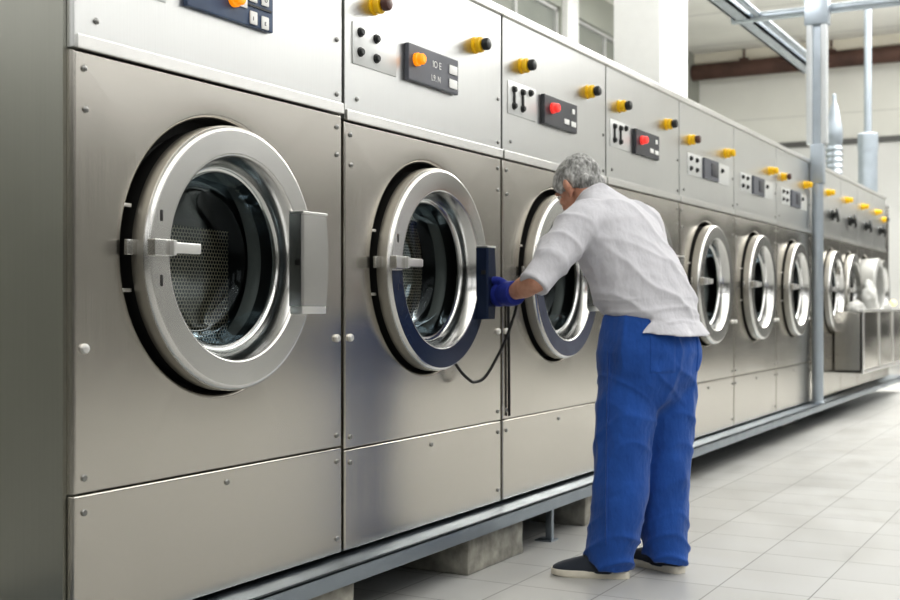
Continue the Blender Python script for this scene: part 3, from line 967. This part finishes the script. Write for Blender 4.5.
vs = thing('vent_stack', 'thin grey pipe rising from a wider sleeve on the far machine tops', 'vent pipe', (14.16, 2.36, 2.19))
part('sleeve', 'vsl', lambda bm: cap(bm, lathe(bm, [(.105, 0), (.105, .60), (.112, .60), (.112, .78), (.10, .79), (.042, .80)], n=24, axis='Z')[-1]), M['galv_pale'], vs)
part('pipe', 'vsp', lambda bm: tube(bm, [(0, 0, .78), (0, 0, 3.70)], .042, 18), M['galv_pale'], vs)

hs = thing('bellows_duct', 'grey ribbed duct cone on the machine tops just right of the pole', 'duct', (12.55, 2.42, 2.27))
prof = [(.075, 0), (.075, .02)]
for i in range(6):
    prof += [(.085, .05 + i * .06), (.07, .08 + i * .06)]
prof += [(.085, .42), (.085, .55), (.04, .78), (.02, .82), (.02, .90), (.012, .91)]
part('bellows', 'hsb', lambda bm: cap(bm, lathe(bm, prof, n=24, axis='Z')[-1]), M['galv_pale'], hs)

bm = B(); tube(bm, [(22.55, -6.49, 5.52), (22.55, 6.99, 5.52)], .15, 20)
tag(link('wall_pipe', finish(bm, 'wall_pipe', M['brown_pipe'])), 'thick rusty brown pipe running high along the far wall', 'pipe')
for i, y in enumerate((6.0, 4.4)):
    h = bm = B(); tube(bm, [(0, 0, 0), (0, 0, .2)], .02, 8); box(bm, -.06, .06, -.08, .08, -.02, .03, .005)
    o = link('pipe_hanger', finish(bm, 'pipe_hanger', M['brown_pipe']), None, (22.55, y, 5.68))
    tag(o, ('dark hanger bracket above the brown pipe, left of the pole', 'dark hanger bracket above the brown pipe, right of the pole')[i], 'bracket', 'hangers of the brown wall pipe')

# machine standing by the far wall
fm = thing('folding_machine', 'dark and white machine by the far wall beyond the end of the row', 'machine', (20.5, 1.05, 0))
part('base_cabinet', 'fmb', lambda bm: box(bm, -.5, .5, -1.4, 1.35, .08, .55, .03), M['white_ring'], fm)
part('roller_bay', 'fmr', lambda bm: box(bm, -.53, .5, -1.38, 1.33, .55, .98, .02), M['black'], fm)
part('hood', 'fmh', lambda bm: box(bm, -.5, .5, -1.4, 1.35, .98, 1.06, .03), M['white_ring'], fm)
part('foot', 'fmf', lambda bm: (box(bm, -.45, -.35, -1.3, -1.2, 0, .08), box(bm, -.45, -.35, 1.15, 1.25, 0, .08), box(bm, .35, .45, -1.3, -1.2, 0, .08), box(bm, .35, .45, 1.15, 1.25, 0, .08)), M['black'], fm)

# ------------------------------------------------------------------ cables
bm = B()
tube(bm, catmull([(4.01, 2.185, .835), (4.03, 2.16, .785), (4.07, 2.145, .75), (4.116, 2.14, .736), (4.18, 2.125, .757), (4.26, 2.10, .856), (4.285, 2.075, .935), (4.30, 2.05, 1.03), (4.285, 2.05, 1.06)], 8), .006, 10)
tag(link('cable', finish(bm, 'cable', M['black_rubber'])), 'black cable looping from the gloved hand down to the bottom of the door with the painted blue reflection', 'cable')
bm = B()
tube(bm, catmull([(4.519, 2.192, 1.06), (4.521, 2.192, .90), (4.524, 2.192, .74), (4.526, 2.192, .57)], 8), .006, 10)
tag(link('cable', finish(bm, 'cable', M['black_rubber'])), 'straight thin black cable hanging beside the machine seam below the gloved hand', 'cable')

#PERSON_BEGIN
# ------------------------------------------------------------------ the man
UP = V3((0, 0, 1))
RV = V3((.917, -.40, 0)); FV = V3((.40, .917, 0))

def rib(c, a, b_, lean):
    l = radians(lean)
    return (V3(c), RV * a, (FV * cos(l) - UP * sin(l)) * b_)

head_c = V3((4.432, 1.845, 1.510))
gf = V3((.39 * cos(radians(32)), .92 * cos(radians(32)), -sin(radians(32))))
gl = V3((-.92, .39, 0)).normalized()
gu = gl.cross(gf).normalized()
if gu.z < 0: gu = -gu
HM = Matrix((gl, gf, gu)).transposed()          # columns: left, face, up
def hp(l, f_, u_): return head_c + gl * l + gf * f_ + gu * u_

bm = B()
ellipsoid(bm, hp(0, -.012, .012), .073, .094, .088, HM, 32, 22)
ellipsoid(bm, hp(0, .035, -.045), .056, .062, .068, HM)
ellipsoid(bm, hp(0, .062, -.085), .030, .030, .026, HM)
for s in (-1, 1):
    ellipsoid(bm, hp(.040 * s, .062, -.036), .020, .020, .018, HM, 16, 10)
    ellipsoid(bm, hp(.032 * s, .080, .012), .022, .012, .009, HM, 16, 10)
    # ear: rim, lobe
    ellipsoid(bm, hp(.074 * s, -.012, -.030), .011, .019, .031, HM, 16, 12)
    ellipsoid(bm, hp(.089 * s, -.020, -.024), .008, .017, .030, HM, 16, 12)
    ellipsoid(bm, hp(.094 * s, -.028, -.018), .006, .010, .022, HM, 16, 12)
    ellipsoid(bm, hp(.074 * s, -.004, -.057), .008, .009, .012, HM, 12, 8)
capsule(bm, [hp(0, .088, .0), hp(0, .105, -.028), hp(0, .104, -.040)], [.008, .012, .011], 12, 4)
ellipsoid(bm, hp(.011, .094, -.040), .008, .009, .007, HM, 10, 8)
ellipsoid(bm, hp(-.011, .094, -.040), .008, .009, .007, HM, 10, 8)
ellipsoid(bm, hp(0, .090, -.064), .023, .010, .006, HM, 14, 8)
ellipsoid(bm, hp(0, .088, -.073), .019, .010, .006, HM, 14, 8)
# neck, trunk, arms, legs, feet: one body
capsule(bm, [(4.40, 1.735, 1.40), (4.405, 1.775, 1.455), tuple(hp(0, -.030, -.045))], [.070, .060, .058], 20)
loft(bm, [rib((4.45, 1.555, .80), .15, .11, 0), rib((4.45, 1.56, .95), .155, .12, 5), rib((4.44, 1.60, 1.13), .155, .115, 18),
          rib((4.42, 1.66, 1.27), .165, .115, 25), rib((4.405, 1.705, 1.37), .16, .09, 28), rib((4.40, 1.74, 1.42), .08, .06, 28)], 28)
ELB = (4.055, 1.85, 1.122); WRI = (4.160, 2.005, 1.078)
capsule(bm, [(4.27, 1.73, 1.36), (4.15, 1.80, 1.24), ELB], [.058, .050, .042], 18)
capsule(bm, [ELB, (4.10, 1.915, 1.104), WRI], [.041, .043, .029], 18)
capsule(bm, [(4.53, 1.63, 1.365), (4.65, 1.635, 1.26), (4.69, 1.66, 1.14)], [.058, .050, .042], 18)
capsule(bm, [(4.69, 1.66, 1.14), (4.70, 1.69, 1.05), (4.705, 1.725, .93)], [.041, .041, .028], 18)
def hand(bm, wrist, d, n_, u_, scale=1.0, thick=0.0, curl=(38, 80)):
    """palm, four unequal fingers bent at the knuckles, thumb from the side of the palm"""
    wrist, d, n_, u_ = V3(wrist), V3(d).normalized(), V3(n_).normalized(), V3(u_).normalized()
    pm = Matrix((d, u_, n_)).transposed()
    ellipsoid(bm, wrist + d * .050 * scale, .052 * scale, .041 * scale, .018 * scale + thick, pm, 20, 14)
    ellipsoid(bm, wrist + d * .072 * scale, .030 * scale, .043 * scale, .016 * scale + thick, pm, 20, 14)
    for i, (off, ln) in enumerate(((.030, .92), (.011, 1.0), (-.009, .95), (-.028, .75))):
        p = wrist + d * .085 * scale + u_ * off * scale
        pts = [p - d * .02 * scale, p]
        a = 0
        for seg, add in zip((.040, .027, .022), (12, curl[0], curl[1] - curl[0])):
            a += add
            p = p + (d * cos(radians(a)) + n_ * sin(radians(a))) * seg * ln * scale
            pts.append(p)
        r = .0095 * scale + thick * .6
        capsule(bm, pts, [r, r * 1.02, r * .95, r * .9, r * .8], 12, 4)
    b0 = wrist + d * .028 * scale + u_ * .030 * scale
    capsule(bm, [b0, b0 + d * .030 * scale + u_ * .022 * scale + n_ * .012, b0 + d * .055 * scale + u_ * .026 * scale + n_ * .030], [.012 * scale + thick * .6, .0115 * scale + thick * .5, .0095 * scale + thick * .5], 12, 4)
HD = (.52, .85, -.07); HN = (-.85, .52, 0); HU = (0, .08, 1)
hand(bm, WRI, HD, HN, HU)
hand(bm, (4.705, 1.725, .93), (0, .25, -1), (-.9, -.35, -.1), (-.35, .9, .2), curl=(30, 60))
for pts in ([(4.385, 1.60, .84), (4.34, 1.63, .48), (4.308, 1.645, .08)], [(4.515, 1.51, .84), (4.505, 1.515, .48), (4.492, 1.475, .08)]):
    capsule(bm, pts, [.085, .058, .036], 18)
capsule(bm, [(4.308, 1.62, .055), (4.285, 1.70, .048), (4.258, 1.79, .036)], [.028, .024, .010], 12)
capsule(bm, [(4.492, 1.465, .055), (4.53, 1.54, .048), (4.57, 1.625, .036)], [.028, .024, .010], 12)
man = link('person', fuse(bm, 'person', M['skin'], .0052, 5))
tag(man, 'grey-haired man in white shirt and blue work trousers leaning toward a machine door', 'person')

for s in (-1, 1):
    bm = B(); ellipsoid(bm, hp(.032 * s, .082, -.004), .011, .010, .009, HM, 16, 12)
    link('eye', finish(bm, 'eye', M['white_print']), man)

# hair: full at the sides and back, thin on the crown
bm = B()
ellipsoid(bm, hp(0, -.020, .024), .083, .097, .092, HM, 40, 28)
ellipsoid(bm, hp(0, -.060, -.030), .066, .050, .055, HM, 28, 20)
for s in (-1, 1):
    ellipsoid(bm, hp(.052 * s, .018, .022), .030, .052, .044, HM, 20, 14)
    ellipsoid(bm, hp(.062 * s, -.046, -.002), .020, .032, .042, HM, 20, 14)
    ellipsoid(bm, hp(.074 * s, .022, -.002), .009, .012, .024, HM, 14, 10)
ellipsoid(bm, hp(0, .045, .070), .052, .036, .028, HM, 20, 14)
def hair_disp(p, n):
    q = HM.transposed() @ (p - head_c)
    s = V3((q.x * 60, q.y * 18, q.z * 26))
    a = .0065 * noise.noise(s) + .0035 * noise.noise(s * 2.3) + .004 * noise.noise(q * 22)
    a *= 1.0 if q.z < .08 else .6
    return n * a
hair = link('hair', fuse(bm, 'hair', M['hair'], .0036, 2, hair_disp), man)
hair['label'] = 'wavy short grey hair'

# shirt: torso, sleeves and the untucked tail in one cloth
bm = B()
loft(bm, [rib((4.455, 1.540, .978), .182, .146, -4), rib((4.455, 1.545, .998), .200, .166, -2), rib((4.452, 1.565, 1.050), .204, .168, 6), rib((4.44, 1.603, 1.147), .204, .163, 16),
          rib((4.43, 1.645, 1.229), .203, .152, 22), rib((4.42, 1.684, 1.315), .206, .138, 26), rib((4.41, 1.716, 1.376), .182, .112, 30),
          rib((4.405, 1.742, 1.424), .118, .086, 32), rib((4.405, 1.765, 1.455), .074, .072, 32), rib((4.405, 1.770, 1.462), .068, .066, 32)], 48, 2.15)
def sleeve(pts, rs, n=24):
    P = catmull(pts, 6); m = len(pts) - 1; R = []
    for i in range(len(P)):
        t = i / 6; a = min(int(t), m - 1); f = t - a
        R.append(rs[a] * (1 - f) + rs[a + 1] * f)
    tube(bm, P, R, n)
sleeve([(4.34, 1.715, 1.375), (4.245, 1.752, 1.340), (4.145, 1.803, 1.235), (4.046, 1.858, 1.108)], [.070, .086, .078, .060])
sleeve([(4.46, 1.67, 1.375), (4.56, 1.620, 1.348), (4.655, 1.630, 1.25), (4.70, 1.665, 1.12)], [.070, .086, .078, .062])
# collar band
tube(bm, [(4.404, 1.758, 1.445), (4.408, 1.776, 1.470)], [.075, .070], 28)
# tail over the back of the trousers
rows = []
for c, a, b_ in (((4.45, 1.560, 1.02), .203, .168), ((4.45, 1.552, .975), .209, .174), ((4.45, 1.546, .935), .220, .188), ((4.452, 1.540, .912), .228, .198)):
    ro, ri = [], []
    for i in range(33):
        t0 = {1.02: 240, .975: 230, .935: 218, .912: 214}[c[2]]
        t = radians(t0 + (344 - t0) * i / 32)
        lift = .010 * sin(6 * t) if c[2] < .95 else 0
        base = V3(c)
        if c[2] < .93: base.z += .018 * (1 - sin(pi * i / 32)) 
        ro.append(bm.verts.new(base + RV * cos(t) * (a + lift) + FV * sin(t) * (b_ + lift)))
        ri.append(bm.verts.new(base + RV * cos(t) * (a - .016 + lift) + FV * sin(t) * (b_ - .016 + lift)))
    rows.append(ro + ri[::-1])
for p, q in zip(rows, rows[1:]):
    n = len(p)
    for i in range(n):
        bm.faces.new((p[i], p[(i + 1) % n], q[(i + 1) % n], q[i]))
bm.faces.new(rows[0][::-1]); bm.faces.new(rows[-1])

def fold(p, dirv, freq, seed):
    """soft ridge folds running across dirv"""
    q = p.dot(V3(dirv).normalized()) * freq + 2.2 * noise.noise(p * 4.5 + V3((seed, 0, 0)))
    return (1 - abs(sin(q))) ** 2 - .33
def shirt_disp(p, n):
    w = .006 * noise.noise(p * 9) + .004 * noise.noise(p * 21)
    h = p.z
    back = max(0, min(1, (1.36 - h) / .2)) * max(0, min(1, (h - .96) / .06))
    w += .011 * back * fold(p, (.5, -.5, 1.0), 26, 3)
    w += .009 * max(0, min(1, (h - 1.12) / .15)) * fold(p, (.8, .3, .5), 30, 8)
    if h < 1.06 and h > .965:
        w += .006 * fold(p, (0.1, .1, 1.0), 60, 5)
    return n * w
link('shirt', fuse(bm, 'shirt', M['shirt'], .0065, 5, shirt_disp), man)['label'] = 'white short-sleeved shirt, half untucked at the back'

# trousers
bm = B()
loft(bm, [rib((4.45, 1.552, .995), .186, .152, 0), rib((4.45, 1.552, .93), .198, .165, 0), rib((4.45, 1.550, .86), .212, .176, 0), rib((4.45, 1.555, .79), .208, .172, 0), rib((4.45, 1.555, .73), .198, .158, 0), rib((4.45, 1.555, .67), .17, .13, 0), rib((4.45, 1.555, .60), .10, .08, 0)], 44, 2.2)
def leg(rows):
    rr = []
    for c, r, tilt in rows:
        l = radians(tilt)
        rr.append((V3(c), RV * r, (FV * cos(l) + UP * sin(l)) * r * 1.06))
    loft(bm, rr, 36, 2.1)
leg([((4.385, 1.595, .90), .100, 0), ((4.378, 1.600, .80), .116, 0), ((4.355, 1.612, .64), .115, 0), ((4.330, 1.618, .48), .105, 0), ((4.317, 1.622, .30), .101, 0), ((4.310, 1.642, .17), .096, 5), ((4.305, 1.660, .08), .092, 14), ((4.305, 1.664, .050), .090, 18)])
leg([((4.515, 1.50, .90), .100, 0), ((4.517, 1.500, .80), .115, 0), ((4.512, 1.502, .64), .110, 0), ((4.502, 1.505, .48), .101, 0), ((4.495, 1.512, .30), .096, 0), ((4.490, 1.510, .17), .092, 4), ((4.487, 1.502, .08), .088, 10), ((4.487, 1.500, .052), .087, 12)])
def trouser_disp(p, n):
    h = p.z
    w = .004 * noise.noise(p * 8) + .0025 * noise.noise(p * 20)
    low = max(0, min(1, (.30 - h) / .22))
    w += .013 * low * fold(p, (.45, .35, .9), 46, 2)
    knee = math.exp(-((h - .52) / .16) ** 2)
    w += .008 * knee * fold(p, (.5, .5, .9), 30, 6)
    seat = math.exp(-((h - .74) / .10) ** 2)
    w += .007 * seat * fold(p, (.7, -.4, .8), 34, 4)
    w += .007 * max(0, min(1, (h - .25) / .2)) * fold(p, (.9, .45, .12), 24, 9)
    return n * w
tm = fuse(bm, 'trousers', M['trousers'], .0068, 12, trouser_disp)
tr = link('trousers', tm, man); tr['label'] = 'loose blue work trousers'
bvh = BVHTree.FromPolygons([v.co for v in tm.vertices], [p.vertices for p in tm.polygons])
def patch(name, c, h, wd, ht, dirv, mat, nx=14, nz=18, off=.004, point=.0):
    bm = B(); grid = []
    h = V3(h).normalized(); dirv = V3(dirv).normalized()
    for j in range(nz + 1):
        row = []
        for i in range(nx + 1):
            s = i / nx - .5; t = j / nz - .5
            p = V3(c) + h * s * wd + UP * (t * ht - (point * (1 - abs(s) * 2) if j == 0 else 0))
            hit = bvh.ray_cast(p - dirv * .8, dirv)
            edge = i in (0, nx) or j in (0, nz)
            q = hit[0] - dirv * (off if not edge else -.002) if hit[0] is not None else p
            row.append(bm.verts.new(q))
        grid.append(row)
    for a, b_ in zip(grid, grid[1:]):
        for i in range(nx):
            bm.faces.new((a[i], a[i + 1], b_[i + 1], b_[i]))
    return link(name, finish(bm, name, mat), tr)
patch('back_pocket', (4.36, 1.475, .853), (.40, -.917, 0), .105, .155, (.90, .42, 0), M['trousers'])
patch('back_pocket', (4.52, 1.38, .853), (.85, -.5, 0), .09, .155, (.45, .9, 0), M['trousers'])
patch('side_seam', (4.30, 1.66, .50), (-.3, .95, 0), .010, .74, (.97, .24, 0), M['trousers'], 3, 40, .005)

# shoes
def shoe(heel, ang, ln=.30):
    base = V3((heel[0], heel[1], 0))
    R = Matrix.Rotation(ang, 3, 'Z')
    def tf(bm):
        for v in bm.verts:
            v.co = R @ v.co + base
    s = ln / .30
    out = [(.0, .018), (.012, .030), (.05, .036), (.10, .035), (.15, .039), (.20, .046), (.24, .046), (.27, .038), (.29, .024), (.298, .010)]
    bm = B(); rows = []
    for z, k in ((0, .96), (.004, 1.0), (.024, 1.02), (.028, .98)):
        up_ = [(x * s, w * k) for x, w in out]
        ring = up_ + [(x, -w) for x, w in up_[::-1]]
        rows.append([bm.verts.new((x, y + .006 * sin(x * 9), z + (.006 * max(0, (x - .22) / .08) if z < .01 else 0))) for x, y in ring])
    for p, q in zip(rows, rows[1:]):
        for i in range(len(p)):
            bm.faces.new((p[i], p[(i + 1) % len(p)], q[(i + 1) % len(p)], q[i]))
    bm.faces.new(rows[0][::-1]); bm.faces.new(rows[-1])
    tf(bm); sole = finish(bm, 'sole', M['sole'], angle=50)
    bm = B(); rr = []
    for x, w, h in ((.003, .016, .056), (.012, .028, .080), (.05, .036, .096), (.09, .037, .102), (.13, .038, .092), (.17, .041, .080), (.21, .044, .068), (.25, .042, .056), (.275, .034, .046), (.292, .018, .036)):
        rr.append((V3((x * s, .006 * sin(x * 9), .022)), V3((0, w, 0)), V3((0, 0, h - .022))))
    loft(bm, rr, 28, 2.4)
    for v in bm.verts:
        v.co.z = max(v.co.z, .018)
    # lace rows over the instep
    tf(bm); upper = finish(bm, 'shoe', M['shoe'], angle=70)
    o = link('shoe', upper, man)
    link('sole', sole, o)['label'] = 'off-white rubber sole'
    bm = B()
    for x, h in ((.135, .092), (.152, .087), (.170, .081)):
        tube(bm, [(x * s, -.022, h - .010), (x * s, -.008, h), (x * s, .008 + .01, h), (x * s, .026, h - .012)], .0028, 6)
    tf(bm); link('laces', finish(bm, 'laces', M['black_rubber']), o)
shoe((4.316, 1.583), math.atan2(.29, -.081))
shoe((4.482, 1.432), math.atan2(.91, .42))

# glove on the left hand
bm = B()
hand(bm, WRI, HD, HN, HU, 1.05, .0085)
wv = V3(WRI); dv = V3(HD).normalized()
tube(bm, [wv + dv * -.032, wv + dv * .0, wv + dv * .035, wv + dv * .07], [.047, .049, .047, .040], 22)
ellipsoid(bm, wv + dv * .075 + V3(HN) * .006, .044, .044, .046)
gl_o = link('glove', fuse(bm, 'glove', M['glove'], .0042, 3), man); gl_o['label'] = 'dark blue rubber glove on the left hand'

#PERSON_END

# ------------------------------------------------------------------ unseen lamps and fill lights added to brighten the hall
for i in range(6):
    for j, y in enumerate((-3.6, -0.9, 4.6)):
        x = -1.5 + i * 4.0
        if y > 4 and x > 11:
            continue
        e = thing('added_lamp', 'added unseen long lit lamp hanging high in the hall', 'added lamp', (x, y, 5.2), 'added unseen lamps of the hall')
        part('added_lamp_housing', 'clh', lambda bm: box(bm, -.8, .8, -.12, .12, .0, .07, .01), M['mullion'], e)
        part('diffuser', 'cld', lambda bm: box(bm, -.78, .78, -.10, .10, -.03, .0, .01), M['tube'], e)
        part('hanger_rod', 'clr', lambda bm: (tube(bm, [(-.6, 0, .07), (-.6, 0, .70)], .01, 6), tube(bm, [(.6, 0, .07), (.6, 0, .70)], .01, 6)), M['mullion'], e)

def area(name, loc, rot, sx, sy, power, col=(1, 1, 1)):
    l = bpy.data.lights.new(name, 'AREA'); l.shape = 'RECTANGLE'; l.size = sx; l.size_y = sy; l.energy = power; l.color = col
    o = bpy.data.objects.new(name, l); COL.objects.link(o); o.location = loc; o.rotation_euler = rot
    return o
area('fill_light_near', (4, -2.4, 5.8), (0, 0, 0), 15, 7.0, 560, (1, .995, .985))  # broad unseen fill light added over the near hall
area('fill_light_far', (14.8, 0.5, 5.8), (0, 0, 0), 5.5, 10.0, 820, (1, .995, .985))  # unseen fill light added to brighten the far end


area('fill_light_pillar', (6.0, 4.2, 5.4), (0, radians(-62), 0), 1.0, 3.0, 100)  # unseen fill light added to whiten the pillar
area('fill_light_up', (15.0, 0.0, 4.2), (pi, 0, 0), 7, 3, 650)  # unseen upward fill light added to brighten the ceiling

w = bpy.data.worlds.new('World'); SC.world = w; w.use_nodes = True
w.node_tree.nodes['Background'].inputs[0].default_value = (0.9, 0.95, 1.0, 1)
w.node_tree.nodes['Background'].inputs[1].default_value = 0.6

# ------------------------------------------------------------------ camera
cam = bpy.data.cameras.new('Camera'); co = bpy.data.objects.new('Camera', cam); COL.objects.link(co)
th = math.atan((1106 - 450) / 1200.0)
co.location = (0, 0, 1.03)
d = V3((cos(th), sin(th), 0))
co.rotation_euler = d.to_track_quat('-Z', 'Y').to_euler()
cam.sensor_width = 36; cam.lens = 48.0
cam.shift_y = 6.0 / 900
cam.clip_end = 100
cam.dof.use_dof = True
cam.dof.focus_distance = 3.7
cam.dof.aperture_fstop = 0.048 / 0.012
SC.camera = co
SC.view_settings.view_transform = 'Standard'
try:
    SC.view_settings.look = 'Medium High Contrast'
except TypeError:
    SC.view_settings.look = 'None'
SC.view_settings.exposure = -0.30
SC.cycles.use_denoising = True
SC.cycles.max_bounces = 8
SC.cycles.transparent_max_bounces = 12
SC.cycles.sample_clamp_indirect = 6.0
